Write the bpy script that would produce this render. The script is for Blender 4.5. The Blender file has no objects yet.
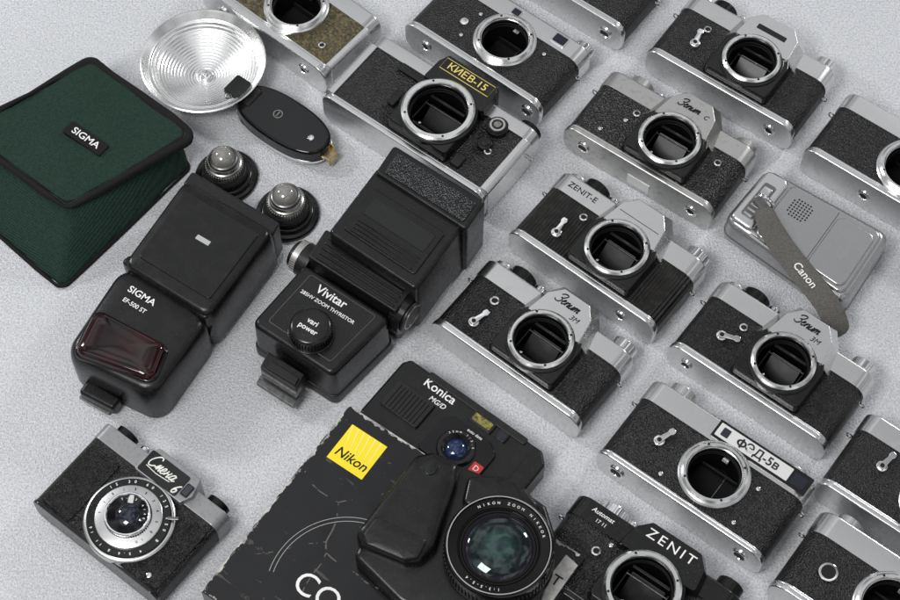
import bpy, bmesh, math, random
from mathutils import Vector, Matrix
random.seed(7)
S=bpy.context.scene; C=S.collection
MM=0.001; R=math.radians; PI=math.pi
# ------------------------------------------------------------------ camera model
TILT=R(28); DIST=1.5; FPX=1956.0
cpos=Vector((0,-DIST*math.sin(TILT),DIST*math.cos(TILT)))
fwd=-cpos.normalized(); right=Vector((1,0,0)); upv=right.cross(fwd)
def G(px,py,z=0.0):
    d=fwd*FPX+right*(px-450)+upv*(300-py)
    return cpos+d*((z*MM-cpos.z)/d.z)
# ------------------------------------------------------------------ materials
def mat(name,col,rough=.5,metal=0.0,col2=None,vscale=60,vlo=.4,vhi=.65,rough2=None,bump=None,coat=0,spec=.5,trans=0,dust=0):
    m=bpy.data.materials.new(name); m.use_nodes=True; nt=m.node_tree; N=nt.nodes; L=nt.links
    b=N['Principled BSDF']
    b.inputs['Base Color'].default_value=(*col,1); b.inputs['Roughness'].default_value=rough
    b.inputs['Metallic'].default_value=metal; b.inputs['Coat Weight'].default_value=coat
    b.inputs['Coat Roughness'].default_value=.05; b.inputs['Specular IOR Level'].default_value=spec
    b.inputs['Transmission Weight'].default_value=trans
    tc=N.new('ShaderNodeTexCoord'); colout=None
    if col2 is not None or rough2 is not None:
        n=N.new('ShaderNodeTexNoise'); n.inputs['Scale'].default_value=vscale; n.inputs['Detail'].default_value=6; n.inputs['Roughness'].default_value=.65
        L.new(tc.outputs['Object'],n.inputs['Vector'])
        mr=N.new('ShaderNodeMapRange'); mr.inputs['From Min'].default_value=vlo; mr.inputs['From Max'].default_value=vhi
        L.new(n.outputs['Fac'],mr.inputs['Value'])
        if col2 is not None:
            mx=N.new('ShaderNodeMix'); mx.data_type='RGBA'
            mx.inputs['A'].default_value=(*col,1); mx.inputs['B'].default_value=(*col2,1)
            L.new(mr.outputs['Result'],mx.inputs['Factor']); colout=mx.outputs['Result']
        if rough2 is not None:
            mr2=N.new('ShaderNodeMapRange'); mr2.inputs['To Min'].default_value=rough; mr2.inputs['To Max'].default_value=rough2
            mr2.inputs['From Min'].default_value=vlo; mr2.inputs['From Max'].default_value=vhi
            L.new(n.outputs['Fac'],mr2.inputs['Value']); L.new(mr2.outputs['Result'],b.inputs['Roughness'])
    if dust:
        n=N.new('ShaderNodeTexNoise'); n.inputs['Scale'].default_value=900; n.inputs['Detail'].default_value=2
        n2=N.new('ShaderNodeTexNoise'); n2.inputs['Scale'].default_value=35; n2.inputs['Detail'].default_value=3
        L.new(tc.outputs['Object'],n.inputs['Vector']); L.new(tc.outputs['Object'],n2.inputs['Vector'])
        ad=N.new('ShaderNodeMath'); ad.operation='MULTIPLY_ADD'; ad.inputs[1].default_value=.35; L.new(n2.outputs['Fac'],ad.inputs[0]); L.new(n.outputs['Fac'],ad.inputs[2])
        mr=N.new('ShaderNodeMapRange'); mr.inputs['From Min'].default_value=.85; mr.inputs['From Max'].default_value=.97; mr.inputs['To Max'].default_value=dust
        L.new(ad.outputs[0],mr.inputs['Value'])
        mx=N.new('ShaderNodeMix'); mx.data_type='RGBA'; mx.inputs['B'].default_value=(.35,.34,.32,1)
        if colout is not None: L.new(colout,mx.inputs['A'])
        else: mx.inputs['A'].default_value=(*col,1)
        L.new(mr.outputs['Result'],mx.inputs['Factor']); colout=mx.outputs['Result']
    if colout is not None: L.new(colout,b.inputs['Base Color'])
    if bump:
        kind,sc,st,dist=bump
        if kind=='voronoi':
            t=N.new('ShaderNodeTexVoronoi'); t.inputs['Scale'].default_value=sc; out=t.outputs['Distance']
        elif kind in('wave','wavey'):
            t=N.new('ShaderNodeTexWave'); t.inputs['Scale'].default_value=sc; t.bands_direction='X' if kind=='wave' else 'Y'; out=t.outputs['Fac']
        elif kind=='weave':
            t=N.new('ShaderNodeTexWave'); t.inputs['Scale'].default_value=sc; t.bands_direction='X'; t.inputs['Distortion'].default_value=.6
            t2=N.new('ShaderNodeTexWave'); t2.inputs['Scale'].default_value=sc; t2.bands_direction='Y'; t2.inputs['Distortion'].default_value=.6
            L.new(tc.outputs['Object'],t2.inputs['Vector'])
            ml=N.new('ShaderNodeMath'); ml.operation='MULTIPLY'; L.new(t.outputs['Fac'],ml.inputs[0]); L.new(t2.outputs['Fac'],ml.inputs[1]); out=ml.outputs[0]
            if colout is not None:
                mw=N.new('ShaderNodeMix'); mw.data_type='RGBA'; mw.blend_type='MULTIPLY'; mw.inputs['Factor'].default_value=.65
                L.new(colout,mw.inputs['A'])
                rr=N.new('ShaderNodeMapRange'); rr.inputs['To Min'].default_value=.45; rr.inputs['To Max'].default_value=2.0
                L.new(out,rr.inputs['Value']); L.new(rr.outputs['Result'],mw.inputs['B']); L.new(mw.outputs['Result'],b.inputs['Base Color'])
        else:
            t=N.new('ShaderNodeTexNoise'); t.inputs['Scale'].default_value=sc; t.inputs['Detail'].default_value=5; out=t.outputs['Fac']
        L.new(tc.outputs['Object'],t.inputs['Vector'])
        bp=N.new('ShaderNodeBump'); bp.inputs['Strength'].default_value=st; bp.inputs['Distance'].default_value=dist
        L.new(out,bp.inputs['Height']); L.new(bp.outputs['Normal'],b.inputs['Normal'])
    return m
M_satin=mat('satin_chrome',(.74,.74,.735),.26,1,(.68,.675,.665),120,.52,.78,.33)
M_satin2=mat('dull_chrome',(.60,.595,.575),.30,1,(.42,.41,.385),220,.52,.70,.44,('noise',1200,.05,.0002))
M_chrome=mat('polished_chrome',(.86,.86,.86),.10,1,(.74,.74,.73),250,.5,.75,.2)
M_reflector=mat('bright_reflector',(.97,.97,.96),.26,1,(.93,.93,.92),250,.5,.75,.32)
M_ring=mat('mount_ring_metal',(.84,.84,.83),.2,1,(.72,.71,.69),250,.5,.7,.32)
M_leather=mat('black_leatherette',(.008,.008,.008),.35,0,(.024,.023,.023),160,.5,.72,.55,('voronoi',760,1,.0010),spec=.38,dust=.4)
M_leather2=mat('fine_leatherette',(.007,.007,.007),.34,0,(.022,.022,.022),160,.5,.72,.52,('voronoi',1050,1,.0009),spec=.38,dust=.3)
M_ribbed=mat('ribbed_leatherette',(.014,.013,.012),.38,0,(.040,.036,.032),200,.5,.75,.55,('wave',120,1,.0014),spec=.45,dust=.5)
M_worn=mat('worn_black_covering',(.009,.009,.009),.3,0,(.26,.24,.20),520,.60,.70,.6,('voronoi',640,1,.0013),spec=.45,dust=.5)
M_olive=mat('worn_olive_gold_covering',(.030,.025,.010),.45,0,(.17,.135,.05),460,.42,.66,.58,('voronoi',760,.9,.0008))
M_black=mat('black_paint',(.006,.006,.006),.2,0,(.014,.014,.014),220,.55,.75,.34,('noise',900,.08,.0002),spec=.45,dust=.2)
M_inner=mat('matt_black_chamber',(.003,.003,.003),.6,spec=.2)
M_curtain=mat('shutter_cloth',(.007,.007,.0075),.7,0,None,bump=('noise',900,.3,.0003),spec=.2)
M_mirror=mat('dusty_mirror',(.012,.012,.013),.30,0,(.02,.02,.02),200,.5,.7,spec=.35)
M_plastic=mat('black_plastic',(.0055,.0055,.0058),.25,0,(.010,.010,.010),90,.45,.75,.36,('noise',2200,.24,.0002),spec=.42,dust=.10)
M_plastic2=mat('dark_grey_plastic',(.010,.010,.0105),.33,0,(.019,.019,.019),300,.5,.75,.46,('noise',2000,.4,.0003),spec=.38,dust=.12)
M_fresnel=mat('fresnel_panel',(.010,.011,.012),.22,0,(.09,.09,.09),1000,.57,.72,bump=('voronoi',650,1,.001),spec=.35)
M_gloss=mat('gloss_black',(.0035,.0035,.004),.05,0,(.006,.006,.006),300,.6,.8,.1,spec=.45,dust=.06)
M_glass=mat('coated_lens_glass',(.006,.008,.018),.03,0,None,coat=.6,spec=.5)
M_glassblue=mat('blue_lens_glass',(.008,.020,.07),.04,0,None,coat=.5,spec=.5)
M_clear=mat('domed_clear_glass',(.20,.195,.18),.03,.0,None,coat=1,spec=.9)
M_white=mat('white_print',(.82,.82,.80),.5)
M_cream=mat('silver_script_print',(.80,.79,.74),.35)
M_grey=mat('grey_print',(.42,.42,.42),.5)
M_gold=mat('gold_print',(.74,.60,.16),.4)
M_dark=mat('engraved_black',(.010,.010,.010),.5,spec=.25)
M_brass=mat('worn_brass',(.52,.42,.24),.3,1,(.28,.21,.12),200,.45,.7,.5)
M_bronze=mat('dark_grey_metal',(.20,.20,.20),.33,1,(.08,.08,.08),300,.45,.7,.5)
M_gunmetal=mat('worn_gunmetal',(.40,.39,.37),.28,1,(.16,.155,.145),260,.48,.70,.42)
M_yellow=mat('yellow_print',(.88,.70,.02),.3)
M_red=mat('red_print',(.60,.03,.03),.4)
M_redwin=mat('dark_red_window',(.026,.0003,.0011),.03,0,(.004,.0002,.0003),30,.40,.60,spec=.5,coat=.2)
M_amber=mat('amber_window',(.34,.29,.05),.1,0,(.05,.05,.02),300,.4,.6,coat=.4)
M_green=mat('grey_green_nylon',(.013,.037,.026),.75,0,(.022,.053,.039),500,.4,.6,None,('weave',210,.9,.0008),spec=.22)
M_bind=mat('black_binding',(.006,.006,.006),.75,0,None,bump=('noise',1500,.7,.0006),spec=.25)
M_plasticsil=mat('satin_silver_plastic',(.42,.42,.42),.26,.8,(.38,.38,.38),90,.45,.65,.32)
M_plasticgrey=mat('grey_plastic',(.15,.15,.153),.30,.4,(.12,.12,.122),500,.45,.65,.4)
M_strap=mat('pale_grey_webbing',(.17,.163,.148),.8,0,(.23,.22,.20),500,.4,.65,None,('weave',260,1,.0009),spec=.15)
M_greytop=mat('grey_painted_metal',(.30,.305,.31),.34,.5,(.21,.215,.22),320,.5,.7,.46,('noise',1200,.2,.0002),dust=.2)
M_paper=mat('worn_pale_card',(.44,.43,.41),.6,0,(.30,.29,.27),160,.45,.65)
M_torn=mat('torn_card_edge',(.50,.49,.46),.7,0,(.14,.135,.13),90,.42,.62)
M_plate=mat('pale_plate',(.70,.70,.69),.4,.2)
def nodes(name):
    m=bpy.data.materials.new(name); m.use_nodes=True; nt=m.node_tree
    return m,nt.nodes,nt.links,nt.nodes['Principled BSDF']
def mathn(N,L):
    def mth(op,a,c=None,d=None):
        k=N.new('ShaderNodeMath'); k.operation=op
        for i,x in enumerate((a,c,d)):
            if x is None: continue
            if isinstance(x,(int,float)): k.inputs[i].default_value=x
            else: L.new(x,k.inputs[i])
        return k.outputs[0]
    return mth
def ramp(N,stops):
    r=N.new('ShaderNodeValToRGB'); e=r.color_ramp.elements
    while len(e)<len(stops): e.new(.5)
    for k,(p,c) in enumerate(stops):
        e[k].position=p; e[k].color=(c,c,c,1) if isinstance(c,(int,float)) else (*c,1)
    return r
def glass_rings(rad):
    # coated glass: reflection tints painted into base colour, by distance from optical axis
    m,N,L,b=nodes('lens_glass_painted_reflections'); mth=mathn(N,L)
    tc=N.new('ShaderNodeTexCoord'); sp=N.new('ShaderNodeSeparateXYZ'); L.new(tc.outputs['Object'],sp.inputs[0])
    x,y=sp.outputs[0],sp.outputs[1]
    rr=mth('DIVIDE',mth('SQRT',mth('ADD',mth('MULTIPLY',x,x),mth('MULTIPLY',y,y))),rad)
    r=ramp(N,[(0,(.016,.024,.034)),(.30,(.010,.034,.028)),(.52,(.006,.012,.014)),(.60,(.020,.024,.030)),(.64,(.005,.008,.010)),(.84,(.004,.006,.008)),(.90,(.018,.012,.026)),(1,(.003,.003,.004))])
    L.new(rr,r.inputs['Fac']); L.new(r.outputs['Color'],b.inputs['Base Color'])
    b.inputs['Roughness'].default_value=.02; b.inputs['Coat Weight'].default_value=.5; b.inputs['Specular Tint'].default_value=(.7,1,.85,1)
    return m
def cloth_mat():
    m,N,L,b=nodes('speckled_grey_vinyl')
    tc=N.new('ShaderNodeTexCoord')
    n1=N.new('ShaderNodeTexNoise'); n1.inputs['Scale'].default_value=640; n1.inputs['Detail'].default_value=4; n1.inputs['Roughness'].default_value=.75
    n2=N.new('ShaderNodeTexNoise'); n2.inputs['Scale'].default_value=6; n2.inputs['Detail'].default_value=2
    v=N.new('ShaderNodeTexVoronoi'); v.inputs['Scale'].default_value=780
    for n in (n1,n2,v): L.new(tc.outputs['Object'],n.inputs['Vector'])
    r=ramp(N,[(.33,(.37,.38,.40)),(.48,(.59,.60,.625)),(.60,(.70,.71,.735)),(.70,(.97,.97,.98))])  # speckle grain; near-white flecks put the vinyl's sparkle into the colour
    L.new(n1.outputs['Fac'],r.inputs['Fac'])
    mr=N.new('ShaderNodeMapRange'); mr.inputs['From Min'].default_value=.3; mr.inputs['From Max'].default_value=.7; mr.inputs['To Min'].default_value=.96; mr.inputs['To Max'].default_value=1.02
    L.new(n2.outputs['Fac'],mr.inputs['Value'])
    mx=N.new('ShaderNodeMix'); mx.data_type='RGBA'; mx.blend_type='MULTIPLY'; mx.inputs['Factor'].default_value=1
    L.new(r.outputs['Color'],mx.inputs['A']); L.new(mr.outputs['Result'],mx.inputs['B']); L.new(mx.outputs['Result'],b.inputs['Base Color'])
    b.inputs['Roughness'].default_value=.32; b.inputs['Specular IOR Level'].default_value=.55
    ad=N.new('ShaderNodeMath'); ad.operation='ADD'; L.new(n1.outputs['Fac'],ad.inputs[0]); L.new(v.outputs['Distance'],ad.inputs[1])
    bp=N.new('ShaderNodeBump'); bp.inputs['Strength'].default_value=.75; bp.inputs['Distance'].default_value=.0009
    L.new(ad.outputs[0],bp.inputs['Height']); L.new(bp.outputs['Normal'],b.inputs['Normal'])
    return m
def box_mat():
    m,N,L,b=nodes('scuffed_black_card'); mth=mathn(N,L)
    tc=N.new('ShaderNodeTexCoord'); sp=N.new('ShaderNodeSeparateXYZ'); L.new(tc.outputs['Generated'],sp.inputs[0])
    ex=mth('MINIMUM',sp.outputs[0],mth('SUBTRACT',1,sp.outputs[0])); ey=mth('MINIMUM',sp.outputs[1],mth('SUBTRACT',1,sp.outputs[1]))
    e=mth('MINIMUM',ex,ey)
    n=N.new('ShaderNodeTexNoise'); n.inputs['Scale'].default_value=75; n.inputs['Detail'].default_value=8; n.inputs['Roughness'].default_value=.7
    L.new(tc.outputs['Object'],n.inputs['Vector'])
    th=mth('MULTIPLY',mth('MAXIMUM',mth('SUBTRACT',n.outputs['Fac'],.45),0),.10)
    wear=mth('MULTIPLY',mth('MULTIPLY',mth('LESS_THAN',e,th),mth('GREATER_THAN',e,.006)),.6)
    # fine scuffs: stretched noise, thresholded
    mp=N.new('ShaderNodeMapping'); mp.inputs['Rotation'].default_value=(0,0,.7); mp.inputs['Scale'].default_value=(40,260,60)
    L.new(tc.outputs['Object'],mp.inputs['Vector'])
    n3=N.new('ShaderNodeTexNoise'); n3.inputs['Scale'].default_value=1; n3.inputs['Detail'].default_value=5; L.new(mp.outputs['Vector'],n3.inputs['Vector'])
    sc=mth('MULTIPLY',mth('MULTIPLY',mth('GREATER_THAN',n3.outputs['Fac'],.66),mth('GREATER_THAN',n.outputs['Fac'],.5)),.10)
    # a few thin pale creases where the card has folded
    cv=N.new('ShaderNodeTexVoronoi'); cv.feature='DISTANCE_TO_EDGE'; cv.inputs['Scale'].default_value=13
    nd=N.new('ShaderNodeTexNoise'); nd.inputs['Scale'].default_value=18; nd.inputs['Detail'].default_value=2; L.new(tc.outputs['Object'],nd.inputs['Vector'])
    va=N.new('ShaderNodeVectorMath'); va.operation='MULTIPLY_ADD'; va.inputs[1].default_value=(.02,.02,.02)
    L.new(nd.outputs['Color'],va.inputs[0]); L.new(tc.outputs['Object'],va.inputs[2]); L.new(va.outputs[0],cv.inputs['Vector'])
    cr=mth('MULTIPLY',mth('MULTIPLY',mth('LESS_THAN',cv.outputs['Distance'],.0045),mth('GREATER_THAN',n.outputs['Fac'],.52)),.22)
    f=mth('MAXIMUM',mth('MAXIMUM',wear,sc),cr)
    mx=N.new('ShaderNodeMix'); mx.data_type='RGBA'; mx.inputs['A'].default_value=(.0055,.0055,.006,1); mx.inputs['B'].default_value=(.46,.45,.42,1)
    L.new(f,mx.inputs['Factor']); L.new(mx.outputs['Result'],b.inputs['Base Color'])
    b.inputs['Roughness'].default_value=.14; b.inputs['Specular IOR Level'].default_value=.4
    n2=N.new('ShaderNodeTexNoise'); n2.inputs['Scale'].default_value=17; n2.inputs['Detail'].default_value=2
    L.new(tc.outputs['Object'],n2.inputs['Vector'])
    hh=mth('ADD',n2.outputs['Fac'],mth('MULTIPLY',mth('MINIMUM',cv.outputs['Distance'],.2),.7))
    bp=N.new('ShaderNodeBump'); bp.inputs['Strength'].default_value=.30; bp.inputs['Distance'].default_value=.003
    L.new(hh,bp.inputs['Height']); L.new(bp.outputs['Normal'],b.inputs['Normal'])
    return m
# ------------------------------------------------------------------ mesh helpers (millimetres)
def fillet(poly,r,n=5):
    out=[]; k=len(poly)
    for i in range(k):
        p=Vector(poly[i]); a=Vector(poly[i-1]); b=Vector(poly[(i+1)%k])
        ri=r[i] if isinstance(r,(list,tuple)) else r
        if ri<=0: out.append((p.x,p.y)); continue
        u=a-p; v=b-p; lu=u.length; lv=v.length; u.normalize(); v.normalize()
        an=u.angle(v); d=min(ri/math.tan(an/2),.46*min(lu,lv)); rr=d*math.tan(an/2)
        c=p+(u+v).normalized()*(rr/math.sin(an/2)); s=p+u*d-c; e=p+v*d-c
        a0=math.atan2(s.y,s.x); da=math.atan2(e.y,e.x)-a0
        while da>PI: da-=2*PI
        while da<-PI: da+=2*PI
        for j in range(n+1):
            t=a0+da*j/n; out.append((c.x+rr*math.cos(t),c.y+rr*math.sin(t)))
    return out
def smooth(poly,n=6,closed=True):
    k=len(poly); out=[]
    for i in range(k if closed else k-1):
        if closed: q=[Vector(poly[(i+j)%k]) for j in (-1,0,1,2)]
        else: q=[Vector(poly[min(max(i+j,0),k-1)]) for j in (-1,0,1,2)]
        for s_ in range(n):
            t=s_/n; p=.5*((2*q[1])+(q[2]-q[0])*t+(2*q[0]-5*q[1]+4*q[2]-q[3])*t*t+(q[3]-3*q[2]+3*q[1]-q[0])*t**3); out.append((p.x,p.y))
    if not closed: out.append(tuple(poly[-1]))
    return out
def rrect(cx,cy,w,h,r=1,n=4): return fillet([(cx-w/2,cy-h/2),(cx+w/2,cy-h/2),(cx+w/2,cy+h/2),(cx-w/2,cy+h/2)],r,n)
def circ(cx,cy,r,n=40,ry=None): return [(cx+r*math.cos(2*PI*i/n),cy+(ry or r)*math.sin(2*PI*i/n)) for i in range(n)]
def sell(cx,cy,a,b,e=2.5,n=72):
    o=[]
    for i in range(n):
        t=2*PI*i/n; c=math.cos(t); s=math.sin(t)
        o.append((cx+a*math.copysign(abs(c)**(2/e),c),cy+b*math.copysign(abs(s)**(2/e),s)))
    return o
def scaled(poly,f,g=None):
    g=f if g is None else g
    cx=sum(p[0] for p in poly)/len(poly); cy=sum(p[1] for p in poly)/len(poly)
    return [(cx+(x-cx)*f,cy+(y-cy)*g) for x,y in poly]
def mix2(p,q,t): return (p[0]*(1-t)+q[0]*t,p[1]*(1-t)+q[1]*t)
def inq(q,u0,u1,v0,v1):
    def pt(u,v): return mix2(mix2(q[0],q[1],u),mix2(q[3],q[2],u),v)
    return [pt(u0,v0),pt(u1,v0),pt(u1,v1),pt(u0,v1)]
SCRIPT_Z=[[(-.02,.86),(.2,1.08),(.5,1.1),(.6,.95),(.42,.62),(.2,.55),(.42,.5),(.5,.25),(.3,-.02),(0,.02),(-.1,.15)],
  [(.62,.25),(.85,.38),(.86,.54),(.74,.5),(.68,.2),(.8,.0),(1.0,.12),(1.12,.5),(1.1,.02),(1.14,.3),(1.3,.5),(1.4,.42),(1.38,.06),(1.48,.05),(1.6,.5),(1.57,.08),(1.7,.0),(1.86,.2),(1.92,.5),(1.9,.06),(1.98,.04),(2.1,.5),(2.07,.02),(2.12,.3),(2.24,.5),(2.32,.42),(2.29,.03),(2.34,.3),(2.46,.5),(2.54,.42),(2.52,.05),(2.7,.1)]]
SCRIPT_S=[[(.6,.82),(.48,1.02),(.22,.98),(.02,.6),(.02,.25),(.2,0),(.44,.05),(.6,.2),(.74,.12),(.86,.52),(.87,.05),(.92,.15),(1.08,.52),(1.08,.1),(1.15,.02),(1.26,.18),(1.44,.32),(1.43,.5),(1.31,.5),(1.24,.25),(1.34,.02),(1.5,.05),(1.62,.22)],
  [(1.68,.52),(1.64,.04)],[(1.65,.25),(1.78,.3),(1.9,.27)],[(1.95,.52),(1.9,.08),(1.97,.02),(2.08,.15)],
  [(2.42,.44),(2.28,.52),(2.14,.36),(2.13,.12),(2.24,.02),(2.38,.2),(2.44,.5),(2.4,.08),(2.48,.02),(2.62,.15)]]
SCRIPT_6=[[(.36,1.0),(.14,.72),(.04,.3),(.16,.02),(.36,.08),(.4,.34),(.24,.48),(.06,.3)]]
AX={'z':lambda a,b,h:(a,b,h),'y':lambda a,b,h:(a,h,b),'x':lambda a,b,h:(h,a,b)}
class MB:
    def __init__(s): s.bm=bmesh.new()
    def merge(s,t,M=None):
        if M is not None: t.transform(M)
        me=bpy.data.meshes.new('tmp'); t.to_mesh(me); s.bm.from_mesh(me); bpy.data.meshes.remove(me); t.free(); return s
    def prism(s,poly,h0,h1,bev=0,seg=2,axis='z',top=None,M=None):
        f=AX[axis]; t=bmesh.new(); top=top or poly
        a=[t.verts.new(f(x,y,h0)) for x,y in poly]; b=[t.verts.new(f(x,y,h1)) for x,y in top]
        t.faces.new(a); t.faces.new(b); n=len(a)
        for i in range(n): t.faces.new((a[i],a[(i+1)%n],b[(i+1)%n],b[i]))
        bmesh.ops.recalc_face_normals(t,faces=t.faces)
        if bev:
            ed=[e for e in t.edges if len(e.link_faces)==2 and e.calc_face_angle(0)>.55]
            bmesh.ops.bevel(t,geom=ed,offset=bev,segments=seg,profile=.5,affect='EDGES',clamp_overlap=True)
        return s.merge(t,M)
    def box(s,cx,cy,cz,sx,sy,sz,bev=0,rz=0,rx=0,seg=2):
        t=MB(); t.prism([(-sx/2,-sy/2),(sx/2,-sy/2),(sx/2,sy/2),(-sx/2,sy/2)],-sz/2,sz/2,bev,seg)
        return s.merge(t.bm,Matrix.Translation((cx,cy,cz))@Matrix.Rotation(R(rz),4,'Z')@Matrix.Rotation(R(rx),4,'X'))
    def lathe(s,prof,c=(0,0,0),seg=48,axis='z',closed=False,M=None):
        f=AX[axis]; t=bmesh.new(); rings=[]
        for r,h in prof:
            if r<1e-6: rings.append([t.verts.new(f(0,0,h))])
            else: rings.append([t.verts.new(f(r*math.cos(2*PI*i/seg),r*math.sin(2*PI*i/seg),h)) for i in range(seg)])
        pairs=list(zip(rings,rings[1:]))
        if closed: pairs.append((rings[-1],rings[0]))
        for a,b in pairs:
            for i in range(seg):
                j=(i+1)%seg
                if len(a)==1 and len(b)==1: continue
                if len(a)==1: t.faces.new((a[0],b[j],b[i]))
                elif len(b)==1: t.faces.new((a[i],a[j],b[0]))
                else: t.faces.new((a[i],a[j],b[j],b[i]))
        bmesh.ops.recalc_face_normals(t,faces=t.faces)
        T=Matrix.Translation(c)
        return s.merge(t,T if M is None else T@M)
    def cyl(s,c,r,h,axis='z',bev=.5,seg=36,M=None):
        b=min(bev,r*.4,h*.4)
        return s.lathe([(0,0),(r-b,0),(r,b),(r,h-b),(r-b*.3,h-b*.3),(r-b,h),(0,h)],c,seg,axis,M=M)
    def gear(s,c,r,h,teeth,dep,axis='z'):
        poly=[]
        for i in range(teeth):
            for q,rr in ((0,r),(.45,r),(.5,r-dep),(.95,r-dep)):
                a=2*PI*(i+q)/teeth; poly.append((rr*math.cos(a),rr*math.sin(a)))
        t=MB(); t.prism(poly,0,h,0,1,axis); return s.merge(t.bm,Matrix.Translation(c))
    def tube(s,pts,r,closed=False,seg=8):
        t=bmesh.new(); P=[Vector(p) for p in pts]; n=len(P); rings=[]
        for i in range(n):
            if closed: tg=P[(i+1)%n]-P[i-1]
            else: tg=P[min(i+1,n-1)]-P[max(i-1,0)]
            if tg.length<1e-9: tg=Vector((1,0,0))
            tg.normalize(); ref=Vector((0,0,1)) if abs(tg.z)<.9 else Vector((1,0,0))
            u=tg.cross(ref).normalized(); v=u.cross(tg)
            rings.append([t.verts.new(P[i]+u*r*math.cos(2*PI*k/seg)+v*r*math.sin(2*PI*k/seg)) for k in range(seg)])
        for i in range(n if closed else n-1):
            a=rings[i]; b=rings[(i+1)%n]
            for k in range(seg): t.faces.new((a[k],a[(k+1)%seg],b[(k+1)%seg],b[k]))
        if not closed: t.faces.new(rings[0]); t.faces.new(rings[-1])
        bmesh.ops.recalc_face_normals(t,faces=t.faces); return s.merge(t)
    def loft(s,rings):
        t=bmesh.new(); V=[[t.verts.new(p) for p in r] for r in rings]; n=len(V[0])
        for a,b in zip(V,V[1:]):
            for i in range(n): t.faces.new((a[i],a[(i+1)%n],b[(i+1)%n],b[i]))
        t.faces.new(V[0]); t.faces.new(V[-1])
        bmesh.ops.recalc_face_normals(t,faces=t.faces); return s.merge(t)
    def dome(s,poly,rings): return s.loft([[(x,y,z) for x,y in scaled(poly,f)] for f,z in rings])
    def ribbon(s,pts,w,th,twist=None):
        P=[Vector(p) for p in pts]; rings=[]
        for i in range(len(P)):
            tg=(P[min(i+1,len(P)-1)]-P[max(i-1,0)]); fl=Vector((tg.x,tg.y,0)).normalized(); sd=Vector((-fl.y,fl.x,0)); tg.normalize(); up=sd.cross(tg)*-1
            if up.z<0: up=-up
            if twist:
                Q=Matrix.Rotation(R(twist[i]),4,tg); sd=Q@sd; up=Q@up
            ww=w[i] if isinstance(w,list) else w
            a=sd*ww/2; b=up*th/2
            rings.append([P[i]-a-b,P[i]+a-b,P[i]+a+b,P[i]-a+b])
        return s.loft(rings)
    def text(s,body,x,y,z,size,rot=0,shear=0,bold=0,ext=.12,sx=1,track=1):
        cu=bpy.data.curves.new('txt','FONT'); cu.body=body; cu.align_x='CENTER'; cu.align_y='CENTER'
        cu.size=size; cu.shear=shear; cu.offset=bold; cu.extrude=ext; cu.resolution_u=4; cu.space_character=track
        o=bpy.data.objects.new('txt',cu); C.objects.link(o)
        dg=bpy.context.evaluated_depsgraph_get()
        me=bpy.data.meshes.new_from_object(o.evaluated_get(dg))
        me.transform(Matrix.Translation((x,y,z))@Matrix.Rotation(R(rot),4,'Z')@Matrix.Diagonal((sx,1,1,1)))
        s.bm.from_mesh(me); bpy.data.meshes.remove(me); bpy.data.objects.remove(o); bpy.data.curves.remove(cu); return s
    def ringtext(s,body,cx,cy,r,a0,step,z,size,bold=0):
        for i,ch in enumerate(body):
            if ch==' ': continue
            a=a0-step*i
            s.text(ch,cx+r*math.cos(R(a)),cy+r*math.sin(R(a)),z,size,a-90,0,bold)
        return s
    def script(s,x,y,z,h,r=.28,rot=0,strokes=None,mid=1.3):
        M=Matrix.Translation((x,y,z))@Matrix.Rotation(R(rot),4,'Z')
        for st in (strokes or SCRIPT_Z):
            pts=[M@Vector(((q[0]-mid+q[1]*.35)*h,(q[1]-.5)*h,0)) for q in smooth(st,4,False)]
            s.tube(pts,r,False,5)
        return s
def obj(name,mb,m,parent=None,sharp=35,wn=True,label=None):
    bm=mb.bm
    for v in bm.verts: v.co*=MM
    me=bpy.data.meshes.new(name); bm.to_mesh(me); bm.free()
    for p in me.polygons: p.use_smooth=True
    me.set_sharp_from_angle(angle=R(sharp)); me.materials.append(m)
    o=bpy.data.objects.new(name,me); C.objects.link(o)
    if parent is not None: o.parent=parent
    if label: o['label']=label
    if wn:
        w=o.modifiers.new('wn','WEIGHTED_NORMAL'); w.keep_sharp=True
    return o
def cut(o,mb,self_=False,sharp=35):
    c=obj('cutter',mb,M_inner,None,wn=False)
    c.parent=o.parent
    md=o.modifiers.new('cut','BOOLEAN'); md.object=c; md.operation='DIFFERENCE'; md.solver='EXACT'; md.use_self=self_
    for m in [m for m in o.modifiers if m.type=='WEIGHTED_NORMAL']: o.modifiers.remove(m)
    bpy.context.view_layer.update()
    dg=bpy.context.evaluated_depsgraph_get()
    me=bpy.data.meshes.new_from_object(o.evaluated_get(dg)); old=o.data
    o.modifiers.clear(); o.data=me; me.name=o.name
    while len(me.materials)>1: me.materials.pop()
    me.set_sharp_from_angle(angle=R(sharp))
    w=o.modifiers.new('wn','WEIGHTED_NORMAL'); w.keep_sharp=True
    bpy.data.meshes.remove(old); cm=c.data; bpy.data.objects.remove(c); bpy.data.meshes.remove(cm)
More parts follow.
